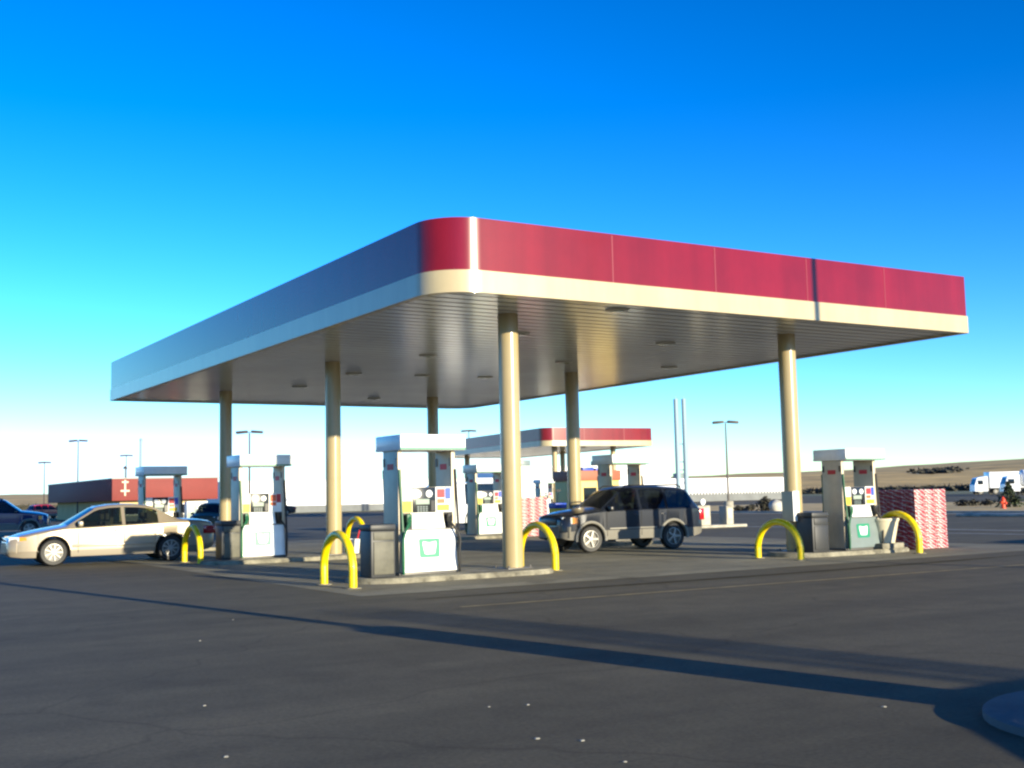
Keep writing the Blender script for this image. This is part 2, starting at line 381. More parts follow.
def canopy(name, label, loc, W, D, rad4, posts, lights, seams, seams_side, rz=0., group=None):
    H0, H1, H2 = 5.25, 5.665, 6.61
    t = thing(name, label, 'gas canopy', loc, R(rz), group)
    o0 = rrect(0, W, 0, D, rad4); o1 = rrect(.03, W-.03, .03, D-.03, [max(.02, r-.03) for r in rad4])
    inn = rrect(.16, W-.16, .16, D-.16, [max(.02, r-.16) for r in rad4])
    mb = MB(); ring(mb, o1, inn, H1, H2)
    fas = mb.build('fascia', 'red', t)
    for s in seams:
        mb = MB(); mb.box(s-.012, s+.012, .026, .035, H1+.004, H2); mb.build('panel_joint', 'redseam', fas)
    for s in seams_side:
        mb = MB(); mb.box(W-.035, W-.026, s-.012, s+.012, H1+.004, H2); mb.build('panel_joint', 'redseam', fas)
    mb = MB(); ring(mb, o0, inn, H0, H1-.002); mb.build('lower_band', 'cream', t)
    mb = MB(); ring(mb, o1, inn, H2+.0005, H2+.03); mb.build('coping', 'red', t)
    # ribbed metal deck underneath, ribs along x
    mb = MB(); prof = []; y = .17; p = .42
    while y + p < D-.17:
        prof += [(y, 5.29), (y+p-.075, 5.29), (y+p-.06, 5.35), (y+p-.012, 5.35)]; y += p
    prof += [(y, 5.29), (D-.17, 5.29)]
    x0, x1 = .17, W-.17; r_ = max(rad4)
    def ins(yy):
        a = b = 0
        d = min(yy, D-yy)
        if d < r_:
            k = r_-math.sqrt(max(0, r_*r_-(r_-d)**2))
            if yy < D/2: a = k if rad4[0] > .3 else 0; b = k if rad4[1] > .3 else 0
            else: b = k if rad4[2] > .3 else 0; a = k if rad4[3] > .3 else 0
        return a, b
    vs_ = []
    for yy, zz in prof:
        a, b = ins(yy); vs_.append((mb.bm.verts.new((x0+a, yy, zz)), mb.bm.verts.new((x1-b, yy, zz))))
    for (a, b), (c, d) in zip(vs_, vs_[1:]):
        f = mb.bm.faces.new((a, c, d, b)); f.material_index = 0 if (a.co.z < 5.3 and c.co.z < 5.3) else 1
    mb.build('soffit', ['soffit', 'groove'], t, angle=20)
    mb = MB(); a = [mb.bm.verts.new((*p, 6.2)) for p in inn]; mb.bm.faces.new(a); mb.build('roof_deck', 'roof', t)
    for (x, y) in posts:
        mb = MB(); mb.lathe([(.21,.09),(.21,5.289)], n=28); c = mb.build('column', 'post', t, (x, y, 0))
        mb = MB(); mb.box(-.30, .30, -.30, .30, .085, .115, bev=.008)
        for sx in (-1, 1):
            for sy in (-1, 1): mb.lathe([(.025,.115),(.025,.16),(.001,.165)], (sx*.25, sy*.25, 0), n=8)
        mb.build('base_plate', 'trim', c)
    for (x, y) in lights:
        mb = MB(); mb.lathe([(.001,5.245),(.17,5.248),(.24,5.262),(.25,5.288)], n=20)
        l = mb.build('ceiling_light', 'lampcase', t, (x, y, 0))
        mb = MB(); mb.lathe([(.001,5.238),(.15,5.242),(.16,5.2465)], n=20); mb.build('lens', 'lcd', l)
    return t
W_, D_ = 14.643, 25.015
posts = [(u, v) for v in PV for u in (LU, RU)]
lights = [(4.52,.75),(8.9,4.6),(4.5,4.5),(4.5,9.0),(4.5,13.8),(4.5,18.1),(6.7,13.6),(8.8,13.4),(8.8,21.6),(8.8,9.0),(12.6,9.0),(12.6,18.0)]
canopy('fuel_canopy', 'large fuel canopy with red fascia, cream lower band and tan columns over the pumps', (0,0,0), W_, D_, (.92, .10, .92, .10), posts, lights,
       [3.9, 6.55, 9.2, 11.7], [4.2, 8.3, 12.5, 16.7, 20.8])
c2 = at(545, 500, 88)
canopy('fuel_canopy', 'smaller distant fuel canopy with red fascia seen past the front columns', (c2.x, c2.y, 0), 9.9, 25, (.9, .9, .9, .9),
       [(2.0, 2.2), (7.2, 2.2), (2.0, 11), (7.2, 11), (2.0, 20), (7.2, 20)], [(5, 3), (5, 8)], [3.5, 7], [4, 8, 12, 16, 20], rz=-7)

# ------------------------------------------------------------------ pumps
def pump(label, x, y, panel='white', card=('redl','blue','ylabel'), emblem=True, caplen=0., W=1.24, group='fuel pumps under the main canopy'):
    t = thing('fuel_pump', label, 'fuel pump', (x, y, .10), 0, group)
    D = .66
    mb = MB(); mb.box(-.02, W+.02, -.05, D+.05, 0, .05, bev=.01); mb.build('plinth', 'trim', t)
    for s, (a, b) in enumerate(((0, .085), (W-.085, W))):
        mb = MB(); mb.box(a, b, 0, D, .05, 2.36, bev=.012); p = mb.build('side_pillar', 'steel', t)
        xo = -.012 if s == 0 else W-.097
        for yy in (.02, D-.08):
            mb = MB(); mb.box(xo, xo+.012, yy, yy+.06, 2.06, 2.22); mb.build('bracket', 'blackg', p)
        mb = MB(); mb.box(xo+.004, xo+.012, .2, .46, 2.0, 2.11); mb.build('notice', 'redl' , p)
    # body between pillars
    mb = MB(); mb.box(.087, W-.087, .04, D-.04, .05, 1.66, bev=.01); mb.build('cabinet', 'steel', t)
    for side in (0, 1):
        f = (lambda y: y) if side == 0 else (lambda y: D-y)
        def bx(m, name, x0, x1, y0, y1, z0, z1, par=t, bev=0.):
            q = MB(); a, b = sorted((f(y0), f(y1))); q.box(x0, x1, a, b, z0, z1, bev=bev); return q.build(name, m, par)
        # lower door, leaning slightly
        q = MB(); pts0 = [(.03,f(-.085),.06),(W-.03,f(-.085),.06),(W-.03,f(.02),.06),(.03,f(.02),.06)]
        pts1 = [(.05,f(-.03),.84),(W-.05,f(-.03),.84),(W-.05,f(.02),.84),(.05,f(.02),.84)]
        q.hull(pts0, pts1); door = q.build('lower_door', panel, t)
        if emblem:
            s0 = f(-.064); e = -.006 if side == 0 else .006
            def yz(z): return f(-.085+.055*(z-.06)/.78)
            cx = W*.50
            def plate(name_, m_, sh, a, b, par):
                q = MB(); q.hull([(x_, yz(z_)+e*a, z_) for x_, z_ in sh], [(x_, yz(z_)+e*b, z_) for x_, z_ in sh]); return q.build(name_, m_, par)
            em = plate('emblem', 'green', [(cx-.19,.32),(cx+.19,.32),(cx+.215,.345),(cx+.225,.655),(cx+.2,.68),(cx-.2,.68),(cx-.225,.655),(cx-.215,.345)], 0, 1, door)
            plate('shield', 'white', [(cx-.14,.625),(cx-.145,.56),(cx-.11,.40),(cx-.09,.385),(cx+.09,.385),(cx+.11,.40),(cx+.145,.56),(cx+.14,.625),(cx,.60)], 1.05, 1.9, em)
        bx('trim', 'door_rail', .02, W-.02, -.034, .02, .842, .868)
        # sloping nozzle shelf
        q = MB(); q.hull([(.27,f(-.03),.870),(.98,f(-.03),.870),(.98,f(.05),.870),(.27,f(.05),.870)], [(.30,f(.02),1.17),(.95,f(.02),1.17),(.95,f(.05),1.17),(.30,f(.05),1.17)])
        q.build('shelf', 'white', t)
        bx('blackg', 'nozzle_recess', .09, .268, .02, .05, .87, 1.17); bx('blackg', 'nozzle_recess', .982, W-.09, .02, .05, .87, 1.17)
        # display row
        bx('white', 'side_card', .09, .30, .015, .05, 1.175, 1.65)
        bx('ylabel', 'grade_label', .10, .29, .009, .0145, 1.18, 1.40)
        dp = bx('screen', 'display', .305, .80, .005, .05, 1.175, 1.655, bev=.004)
        q = MB()
        for cx_ in (.42, .66):
            q.lathe([(.07, 0), (.07, .008)], (cx_, f(.0) if side == 0 else f(.0)-.008+.0, 1.53), 'y', n=14)
        q.build('dial', 'white', dp)
        bx('lcd', 'screen', .37, .66, -.002, .004, 1.33, 1.43, dp); 
        q = MB()
        for kx in range(4):
            for kz in range(3):
                a, b = sorted((f(-.003), f(.004))); q.box(.40+kx*.06, .44+kx*.06, a, b, 1.19+kz*.04, 1.215+kz*.04)
        q.build('keypad', 'greyp', dp)
        bx('blackg', 'card_reader', .69, .78, -.012, .004, 1.20, 1.40, dp)
        cd = bx('white', 'price_card', .805, W-.09, .012, .05, 1.175, 1.655)
        cm = card
        bx(cm[0], 'sticker', .83, 1.0, .006, .0115, 1.45, 1.62, cd); bx(cm[1], 'sticker', 1.01, 1.13, .006, .0115, 1.42, 1.64, cd); bx(cm[2], 'sticker', .83, 1.10, .006, .0115, 1.20, 1.32, cd)
        bx('orange', 'sticker', .83, 1.0, .006, .0115, 1.34, 1.43, cd)
        # nozzles and hoses
        for nx, m_, hx in ((.18, 'greend', .02), (1.06, 'black', W-.02)):
            q = MB()
            q.tube([(nx, f(-.05), 1.14), (nx, f(-.09), 1.06), (nx, f(-.07), .95), (nx, f(-.02), .88)], [.04,.05,.045,.025], 8)
            q.box(nx-.05, nx+.05, min(f(-.11), f(-.03)), max(f(-.11), f(-.03)), .99, 1.15, bev=.01)
            nz = q.build('nozzle', m_, t)
            pts = [(nx, f(-.09), 1.0), (hx, f(-.16), .70), (hx-.02, f(-.17), .35), (hx, f(-.14), .10), (hx+.02, f(-.11), .07), (hx+.03, f(-.10), .45), (hx+.03, f(-.04), 1.2), (hx, f(-.02), 2.0)]
            dense = []
            for i in range(len(pts)-1):
                p0 = Vector(pts[max(i-1,0)]); p1 = Vector(pts[i]); p2 = Vector(pts[i+1]); p3 = Vector(pts[min(i+2,len(pts)-1)])
                for k in range(5):
                    s = k/5; dense.append(.5*((2*p1)+(-p0+p2)*s+(2*p0-5*p1+4*p2-p3)*s*s+(-p0+3*p1-3*p2+p3)*s**3))
            dense.append(Vector(pts[-1]))
            q = MB(); q.tube(dense, .024, 7); q.build('hose', 'greend' if m_ == 'greend' else 'black', t)
    # top canopy box
    mb = MB(); mb.box(-.04, W+.13, -.20, D+.24, 2.362, 2.66, bev=.015); cp = mb.build('valance', 'white', t)
    for ya, yb in ((-.204, -.2015), (D+.2415, D+.244)):
        mb = MB(); mb.box(-.042, W+.132, ya, yb, 2.372, 2.405); mb.build('stripe', 'green', cp)
    return t
pump('near white fuel pump with green square emblem, in front of the tan corner column', .10, 1.92)
pump('grey doored fuel pump beside the stack of red cartons', 11.50, 1.42, panel='greyp', W=1.20).scale = (.97, .95, .9)
pump('white fuel pump with an orange card, behind the hoop and the tan sedan', .16, 11.3, card=('orange','redl','white'))
pump('fuel pump whose top rises just behind the dark blue suv roof', 11.85, 11.1)
pump('farthest left fuel pump rising behind the roof of the tan sedan', .05, 20.4)
pump('small white fuel pump seen between the near pump and the corner column', 12.4, 20.4)
# pumps below the far canopy
for dx, dy, lb in ((.6, 1.6, 'distant white fuel pump with a dark screen under the left of the far canopy'), (4.4, 2.2, 'distant white fuel pump under the middle of the far canopy')):
    pump(lb, c2.x+dx, c2.y+dy, emblem=False, group='fuel pumps under the far canopy')

# ------------------------------------------------------------------ yellow hoops
def hoop(label, x, y0, y1, h=.97, rz=0., r_=.075):
    cy = (y0+y1)/2; hw = (y1-y0)/2
    o = MB(); pts = [(0,-hw,0),(0,-hw,h*.35),(0,-hw,h-hw*.95)]
    for k in range(1, 16):
        a = PI - PI*k/16; pts.append((0, hw*math.cos(a), h-hw*.95+hw*.95*math.sin(a)-r_*.5))
    pts += [(0,hw,h-hw*.95),(0,hw,h*.35),(0,hw,0)]
    o.tube(pts, r_, 14)
    ob = o.build('hoop_bollard', 'yellow', None, (x, cy, 0)); ob.rotation_euler = (0,0,rz)
    for yy in (-hw, hw):
        f = MB(); f.lathe([(.15,0),(.15,.012),(.085,.016)], (0,yy,.005), n=16); f.build('base_flange', 'island', ob)
    return tag(ob, label, 'bollard', 'yellow hoop bollards at the island ends')
hoop('yellow hoop bollard at the left end of the front island beside the grey bin', -1.30, .90, 2.2)
hoop('yellow hoop bollard just right of the thick tan corner column', 3.75, 2.1, 3.45)
hoop('yellow hoop bollard in front of the column with the white box', 9.30, .68, 2.02, h=.88)
hoop('yellow hoop bollard in front of the stack of red cartons', 12.88, .42, 1.7)
hoop('yellow hoop bollard beside the rear wheel of the tan sedan', -.78, 11.5, 12.9)
hoop('yellow hoop bollard partly hidden behind the second row column', 3.95, 11.9, 13.1, h=1.05)

# ------------------------------------------------------------------ bins, planter, sign box
def bin_(label, x, y, s=.6, h=.98, panel='binp', body='bind'):
    t = thing('trash_bin', label, 'trash bin', (x, y, .10), 0, 'trash bins on the pump islands')
    mb = MB(); mb.box(0, s, 0, s, 0, h-.12, bev=.02); mb.build('body', body, t)
    mb = MB(); mb.box(-.015, s+.015, -.015, s+.015, h-.118, h, bev=.03); mb.build('lid', body, t)
    mb = MB(); mb.box(.05, s-.04, -.022, -.001, .06, h-.32, bev=.008); mb.build('front_panel', panel, t)
    mb = MB(); mb.box(.05, s-.04, -.022, -.001, h-.29, h-.14, bev=.008); mb.build('flap', panel, t)
    return t
bin_('grey panelled trash bin between the front hoop and the near pump', -.56, 1.74, .5)
bin_('grey panelled trash bin beside the hoop near the tan sedan tail', -.36, 11.1, .5)
bin_('dark trash bin between the column with the white box and the right pump', 10.42, 1.38, .52, .92, panel='bind')
bin_('dark trash bin at the foot of the column behind the suv bonnet', 11.0, 11.2, .5, .95, panel='bind')
t = thing('washer_bin', 'yellow windscreen washer bin with blue lid beside the column behind the suv', 'washer bin', (9.95, 11.3, .10))
mb = MB(); mb.hull([(0,0,0),(.3,0,0),(.3,.3,0),(0,.3,0)], [(-.04,-.04,1.05),(.34,-.04,1.05),(.34,.34,1.05),(-.04,.34,1.05)]); mb.build('body', 'ylabel', t)
mb = MB(); mb.box(-.06,.36,-.06,.36,1.051,1.22,bev=.03); mb.build('lid','blue',t)
mb = MB(); mb.tube([(.15,.15,1.22),(.16,.12,1.55)],.015,6); mb.box(.08,.24,.09,.13,1.55,1.62); mb.build('squeegee','blackg',t)
t = thing('squeegee_bucket', 'small pale squeegee bucket with a red handle behind the second row hoop', 'bucket', (3.95, 12.7, 0))
mb = MB(); mb.lathe([(.16,0),(.2,.42),(.21,.44),(.18,.44),(.15,.1),(.001,.1)], n=18); mb.build('bucket','white',t)
mb = MB(); mb.tube([(.05,0,.12),(.22,-.12,.95)],.02,6); mb.build('handle','redl',t)
t = thing('planter', 'cream tapered planter pot on a concrete block beside the right pump', 'planter', (12.86, 1.40, .10))
mb = MB(); mb.box(-.42,.34,-.28,.26,0,.13,bev=.02); mb.build('block','island',t)
mb = MB(); mb.lathe([(.22,.132),(.33,.66),(.35,.66),(.35,.72),(.30,.72),(.29,.62),(.001,.62)], n=24); pt = mb.build('pot','bucket',t)
mb = MB(); mb.lathe([(.285,.625),(.12,.66),(.001,.665)], n=16); mb.build('soil','soil',pt)
t = thing('notice_box', 'white notice box mounted on the right front column', 'notice box', (10.30, 1.84, .82))
mb = MB(); mb.box(0, .20, .02, .38, 0, .70, bev=.015); mb.build('case', 'steel', t)
mb = MB(); mb.box(.0, .20, .0, .019, .0, .70, bev=.004); mb.build('door', 'white', t)

# ------------------------------------------------------------------ cartons
def cartons(ox, oy, label, group, first=None):
    L_, D__, H_ = .39, .30, .1235
    for k in range(12):
        for i in range(3):
            for j in range(4):
                if not (i == 0 or j == 0 or k == 11): continue
                if first is None:
                    mb = MB(); mb.box(.003, L_-.003, .003, D__-.003, .001, H_-.004, bev=.012); first = mb.build('drink_carton', 'carton'); o = first
                else: o = first.copy(); COL.objects.link(o)
                o.location = (ox+i*L_+random.uniform(-.006,.006), oy+j*D__+random.uniform(-.006,.006), .012+k*H_)
                o.rotation_euler = (0,0,0)
                tag(o, label, 'carton', group)
    return first
fc = cartons(14.12, 1.50, 'red and white drink carton in the stack right of the right pump', 'drink cartons stacked beside the right pump')
cartons(14.0, 19.7, 'red and white drink carton in the far stack behind the corner column hoop', 'drink cartons stacked at the back of the forecourt', fc)

# ------------------------------------------------------------------ vehicles
S_W = .72
def wheel(t, x, y, r_, wd, side, rim='alloy', spokes=5, hub=True):
    """side=-1: outer face toward -y"""
    o = MB(); w2 = wd/2
    o.lathe([(r_*.62,-w2*.9),(r_*.9,-w2),(r_*.98,-w2*.75),(r_,-w2*.4),(r_,w2*.4),(r_*.98,w2*.75),(r_*.9,w2),(r_*.62,w2*.9)], (0,0,0), 'y', 28, cap=False)
    ty = o.build('wheel', 'black', t, (x, y, r_))
    s = side
    o = MB(); ri = r_*.64
    o.lathe([(ri*.90, s*w2*.40),(.001, s*w2*.36)], (0,0,0), 'y', 28, mi=1, cap=False); o.lathe([(ri, s*w2*.93),(ri*.93, s*w2*.95),(ri*.88, s*w2*.45)], (0,0,0), 'y', 28, cap=False)
    for k in range(spokes):
        a = 2*PI*k/spokes; ca, sa = math.cos(a), math.sin(a)
        sw = S_W*ri/spokes; b = [(.05,-sw*.9),(.05,sw*.9),(ri*.95,sw),(ri*.95,-sw)]
        lo = [(ca*p-sa*q, s*w2*.46, sa*p+ca*q) for p, q in b]; hi = [(ca*p-sa*q*.8, s*w2*(.93 if i < 2 else .9), sa*p+ca*q*.8) for i, (p, q) in enumerate(b)]
        o.hull(lo, hi)
    o.lathe([(ri*.27, s*w2*.5),(ri*.25, s*w2*.99),(.001, s*w2*1.02)], (0,0,0), 'y', 14)
    o.build('rim', [rim, 'trim'], ty)
    return ty

def vehicle(name, label, cat, loc, rz, spec, paint, glass='glass', scale=1., detail=True, group=None):
    S = spec; t = thing(name, label, cat, loc, rz, group, scale)
    L_ = S['L']; wx = S['wheels']; wr = S['wr']; ar = wr*1.17
    xs = set(S['xs'])
    for x in wx:
        for k in range(-6, 7): xs.add(round(x+ar*math.sin(PI/2*k/6), 3))
        xs.add(round(x-ar-.012, 3)); xs.add(round(x+ar+.012, 3))
    xs = sorted(xs); xs = [x for i, x in enumerate(xs) if i == 0 or x-xs[i-1] > .008 or x in S['xs']]
    secs = []
    for x in xs:
        zb = lerp_tab(S['bottom'], x)
        for c in wx:
            d = abs(x-c)
            if d <= ar+1e-6: zb = max(zb, wr+math.sqrt(max(0, ar*ar-d*d)))
        belt = lerp_tab(S['belt'], x); top = lerp_tab(S['top'], x); hw = lerp_tab(S['hw'], x); hr = lerp_tab(S['hr'], x)
        zb = min(zb, belt-.06)
        zm = max(lerp_tab(S['mid'], x), zb+.03); zm = min(zm, belt-.02)
        crown = lerp_tab(S['crown'], x)
        cab = max(0., min(1., (top-belt)/.3))
        ins = .012 + .0*cab
        gb = (hw*.985-ins-.02*cab, belt+min(.02, (top-belt)*.15))
        gt = (hr, top - .03 - .03*cab if top-belt > .12 else belt+(top-belt)*.7)
        pts = [(0, zb), (hw-.10, zb), (hw-.012, zb+.012), (hw+.0, zm), (hw*.99, belt-.01), gb, gt, (hr-.05, top-.012), (hr*.55, top+crown*.7), (0, top+crown)]
        secs.append(pts)
    bm = bmesh.new(); V = []
    n = len(secs[0])
    for x, pts in zip(xs, secs):
        right = [bm.verts.new((x, -p[0], p[1])) for p in pts]
        left = [None]*n
        for i, p in enumerate(pts): left[i] = right[i] if p[0] == 0 else bm.verts.new((x, p[0], p[1]))
        V.append((right, left))
    panes = {k: [] for k in ('windscreen', 'rear_window')}; side_p = {}
    for i in range(len(xs)-1):
        xm = (xs[i]+xs[i+1])/2
        for sd_ in (0, 1):
            A, B = V[i][sd_], V[i+1][sd_]
            for k in range(n-1):
                q = [A[k], B[k], B[k+1], A[k+1]]
                q = list(dict.fromkeys(q))
                if len(q) < 3: continue
                key = None
                if k == 5:
                    for wi, (a, b) in enumerate(S['sidewin']):
                        if a < xm < b: key = ('side', sd_, wi)
                if k in (7, 8):
                    if S['ws'][0] < xm < S['ws'][1]: key = 'windscreen'
                    if S['rw'][0] < xm < S['rw'][1]: key = 'rear_window'
                if key is None: 
                    f = bm.faces.new(q); f.smooth = True
                    if k in (1, 2) and S.get('clad'): f.material_index = 1
                elif isinstance(key, tuple): side_p.setdefault(key, []).append([v.co.copy() for v in q])
                else: panes[key].append([v.co.copy() for v in q])
    for idx in (0, -1):   # close the ends
        rgt, lft = V[idx]; loop = rgt + [v for v in lft[::-1] if v not in rgt]
        loop = list(dict.fromkeys(loop))
        try: bm.faces.new(loop)
        except ValueError: pass
    mb = MB(); mb.bm.free(); mb.bm = bm
    mb.build('body', [paint, S.get('clad_mat', 'clad')], t, angle=38)
    def pane(name_, quads):
        q = MB()
        for f in quads:
            q.bm.faces.new([q.bm.verts.new(p) for p in f])
        bmesh.ops.remove_doubles(q.bm, verts=q.bm.verts, dist=1e-4)
        return q.build(name_, glass, t)
    for k, f in side_p.items(): pane('side_window', f)
    for k, f in panes.items():
        if f: pane(k, f)
    # cabin interior
    a, b = S['ws'][0]+.35, S['rw'][0]-.1; bz = lerp_tab(S['belt'], (a+b)/2); hw = lerp_tab(S['hw'], (a+b)/2)
    mb = MB(); mb.box(a-.2, b+.2, -hw+.12, hw-.12, bz-.45, bz-.30); mb.build('cabin_floor', 'interior', t)
    for sx in S['seats']:
        for sy in (-1, 1):
            mb = MB(); mb.box(sx, sx+.14, sy*.38-.22, sy*.38+.22, bz-.3, bz+.12, bev=.04); mb.box(sx+.03, sx+.13, sy*.38-.11, sy*.38+.11, bz+.15, bz+.32, bev=.03); mb.build('seat', 'seat', t)
    for x in wx:
        for s in (-1, 1): wheel(t, x, s*(lerp_tab(S['hw'], x)-.115), wr, .215, s, S.get('rim', 'alloy'), S.get('spokes', 5))
    if not detail: return t
    # lamps, bumpers, mirrors, handles
    hl = S['hl']
    for s in (-1, 1):
        x0, x1, z0, z1 = hl
        ya, yb = lerp_tab(S['hw'], x0)-.01, lerp_tab(S['hw'], x1)+.006
        mb = MB(); mb.hull([(x0-.03, s*(ya-.36), z0), (x0-.005, s*(ya), z0), (x1, s*yb, z0+.02), (x1+.02, s*(yb-.12), z0)],
                           [(x0-.0, s*(ya-.36), z1), (x0+.02, s*(ya), z1), (x1, s*yb, z1-.01), (x1+.02, s*(yb-.12), z1)]); h = mb.build('headlight', 'lens', t)
        mb = MB(); mb.hull([(x1+.003, s*yb, z0+.02), (x1+.16, s*(lerp_tab(S['hw'], x1+.16)+.006), z0+.03), (x1+.16, s*(yb-.1), z0+.03), (x1+.003, s*(yb-.1), z0+.02)],
                           [(x1+.003, s*yb, z1-.01), (x1+.16, s*(lerp_tab(S['hw'], x1+.16)+.004), z1-.02), (x1+.16, s*(yb-.1), z1-.02), (x1+.003, s*(yb-.1), z1-.01)]); mb.build('turn_signal', 'amber', t)
        x0, x1, z0, z1 = S['tl']; ya = lerp_tab(S['hw'], x0)
        mb = MB(); mb.box(x0, x1, min(s*(ya-.16), s*(ya+.008)), max(s*(ya-.16), s*(ya+.008)), z0, z1, bev=.015); mb.build('tail_light', 'rlens', t)
        mx, mz = S['mirror']; y0 = s*lerp_tab(S['hw'], mx)
        mb = MB(); a_, b_ = sorted((y0-s*.04, y0+s*.16)); mb.box(mx-.05, mx+.06, a_, b_, mz, mz+.13, bev=.03); mb.build('mirror', paint if S.get('mirror_paint') else 'blackg', t)
        for hx, hz in S['handles']:
            yy = lerp_tab(S['hw'], hx); a_, b_ = sorted((s*(yy-.02), s*(yy+.022))); mb = MB(); mb.box(hx, hx+.15, a_, b_, hz, hz+.035, bev=.008); mb.build('door_handle', S.get('handle_mat', paint), t)
        mb = MB()
        for hx in S['gaps']:
            yy = lerp_tab(S['hw'], hx)+.002; a_, b_ = sorted((s*(yy-.03), s*yy)); mb.box(hx, hx+.012, a_, b_, lerp_tab(S['bottom'], hx)+.1, lerp_tab(S['belt'], hx)-.02)
        mb.build('door_gap', 'interior', t)
        if S.get('strip'):
            z0, z1, xa, xb = S['strip']; yy = lerp_tab(S['hw'], (xa+xb)/2); a_, b_ = sorted((s*(yy-.02), s*(yy+.014))); mb = MB(); mb.box(xa, xb, a_, b_, z0, z1, bev=.008); mb.build('rub_strip', S.get('strip_mat', paint), t)
    bx0, bz0, bz1, bm_ = S['bumper']
    hw0 = lerp_tab(S['hw'], .12)
    def bumper(xa, sgn, nm):
        q = MB(); N = 12; lo = []; hi = []
        out = [(xa + sgn*(.26*(abs(k/N*2-1)**2.6)), (k/N*2-1)*(hw0+.055)) for k in range(N+1)]
        inn_ = [(x+sgn*.15, y*.96) for x, y in out]
        loop = out+inn_[::-1]
        q.hull([(x, y, bz0) for x, y in loop], [(x, y, bz1) for x, y in loop])
        return q.build(nm, bm_, t)
    fb = bumper(bx0, 1, 'front_bumper'); rb = bumper(L_-bx0, -1, 'rear_bumper')
    mb = MB(); g0 = S['grille']; mb.box(g0[0], g0[0]+.06, -g0[1], g0[1], g0[2], g0[3], bev=.01); mb.build('grille', S.get('grille_mat', 'blackg'), t)
    mb = MB(); mb.box(L_-.025+S.get('plx', 0), L_+.012+S.get('plx', 0), -.17, .17, S['plz'], S['plz']+.12); mb.build('number_plate', 'white', t)
    if S.get('flares'):
        for c in wx:
            for s in (-1, 1):
                q = MB(); yy = lerp_tab(S['hw'], c); pts = []
                for k in range(15):
                    a_ = PI*(-.04+1.08*k/14); pts.append((c+math.cos(a_)*(ar+.03), s*(yy-.005), wr+math.sin(a_)*(ar+.03)))
                q.tube(pts, .042, 8); q.build('wheel_flare', 'flare', t)
    if S.get('rails'):
        a, b, z = S['rails']
        for s in (-1, 1):
            mb = MB(); y = s*(lerp_tab(S['hr'], (a+b)/2)-.06)
            mb.tube([(a, y, z-.08), (a+.12, y, z), (b-.12, y, z), (b, y, z-.08)], .022, 8); mb.build('roof_rail', 'blackg', t)
    return t

SEDAN = dict(L=4.94, wheels=(1.03, 3.80), wr=.325,
    xs=[0,.03,.08,.18,.35,.6,.9,1.2,1.32,1.42,1.55,1.7,1.85,1.98,2.1,2.35,2.62,2.70,3.0,3.3,3.42,3.5,3.6,3.75,3.9,4.02,4.1,4.3,4.55,4.75,4.86,4.91,4.94],
    top=[(0,.60),(.03,.65),(.08,.69),(.35,.77),(.8,.86),(1.32,.945),(1.98,1.345),(2.15,1.405),(2.45,1.435),(2.9,1.435),(3.3,1.395),(3.42,1.36),(4.02,1.06),(4.1,1.045),(4.55,1.02),(4.86,.97),(4.91,.94),(4.94,.85)],
    belt=[(0,.57),(.08,.64),(.35,.71),(.8,.80),(1.32,.875),(2.6,.915),(4.0,.965),(4.55,.96),(4.86,.90),(4.94,.80)],
    clad=1, clad_mat='champshade', mid=[(0,.36),(.3,.37),(4.6,.38),(4.94,.45)], bottom=[(0,.30),(.08,.24),(.4,.20),(4.5,.21),(4.85,.28),(4.94,.36)],  # on the sedan this lower band is painted shade, not cladding
    hw=[(0,.56),(.03,.66),(.08,.73),(.18,.80),(.35,.86),(.9,.905),(2,.92),(3.8,.915),(4.5,.885),(4.75,.84),(4.86,.78),(4.94,.66)],
    hr=[(0,.45),(.08,.6),(.35,.74),(1.32,.80),(1.98,.63),(2.4,.615),(3.3,.60),(3.9,.70),(4.1,.78),(4.6,.76),(4.94,.55)], crown=[(0,.01),(.5,.03),(3,.03),(4.94,.015)],
    sidewin=[(1.55,2.62),(2.70,3.5)], ws=(1.35,1.98), rw=(3.42,4.02), seats=(2.25,3.25), hl=(.05,.26,.60,.72), tl=(4.62,4.935,.66,.86), mirror=(1.62,.93), mirror_paint=1,
    handles=((2.42,.80),(3.28,.83)), gaps=(1.58,2.66,3.52), strip=(.44,.50,1.45,3.36), bumper=(-.06,.34,.58,'champagne'), grille=(-.01,.36,.60,.69), grille_mat='chrome', plz=.66, spokes=9, rim='hubcap')
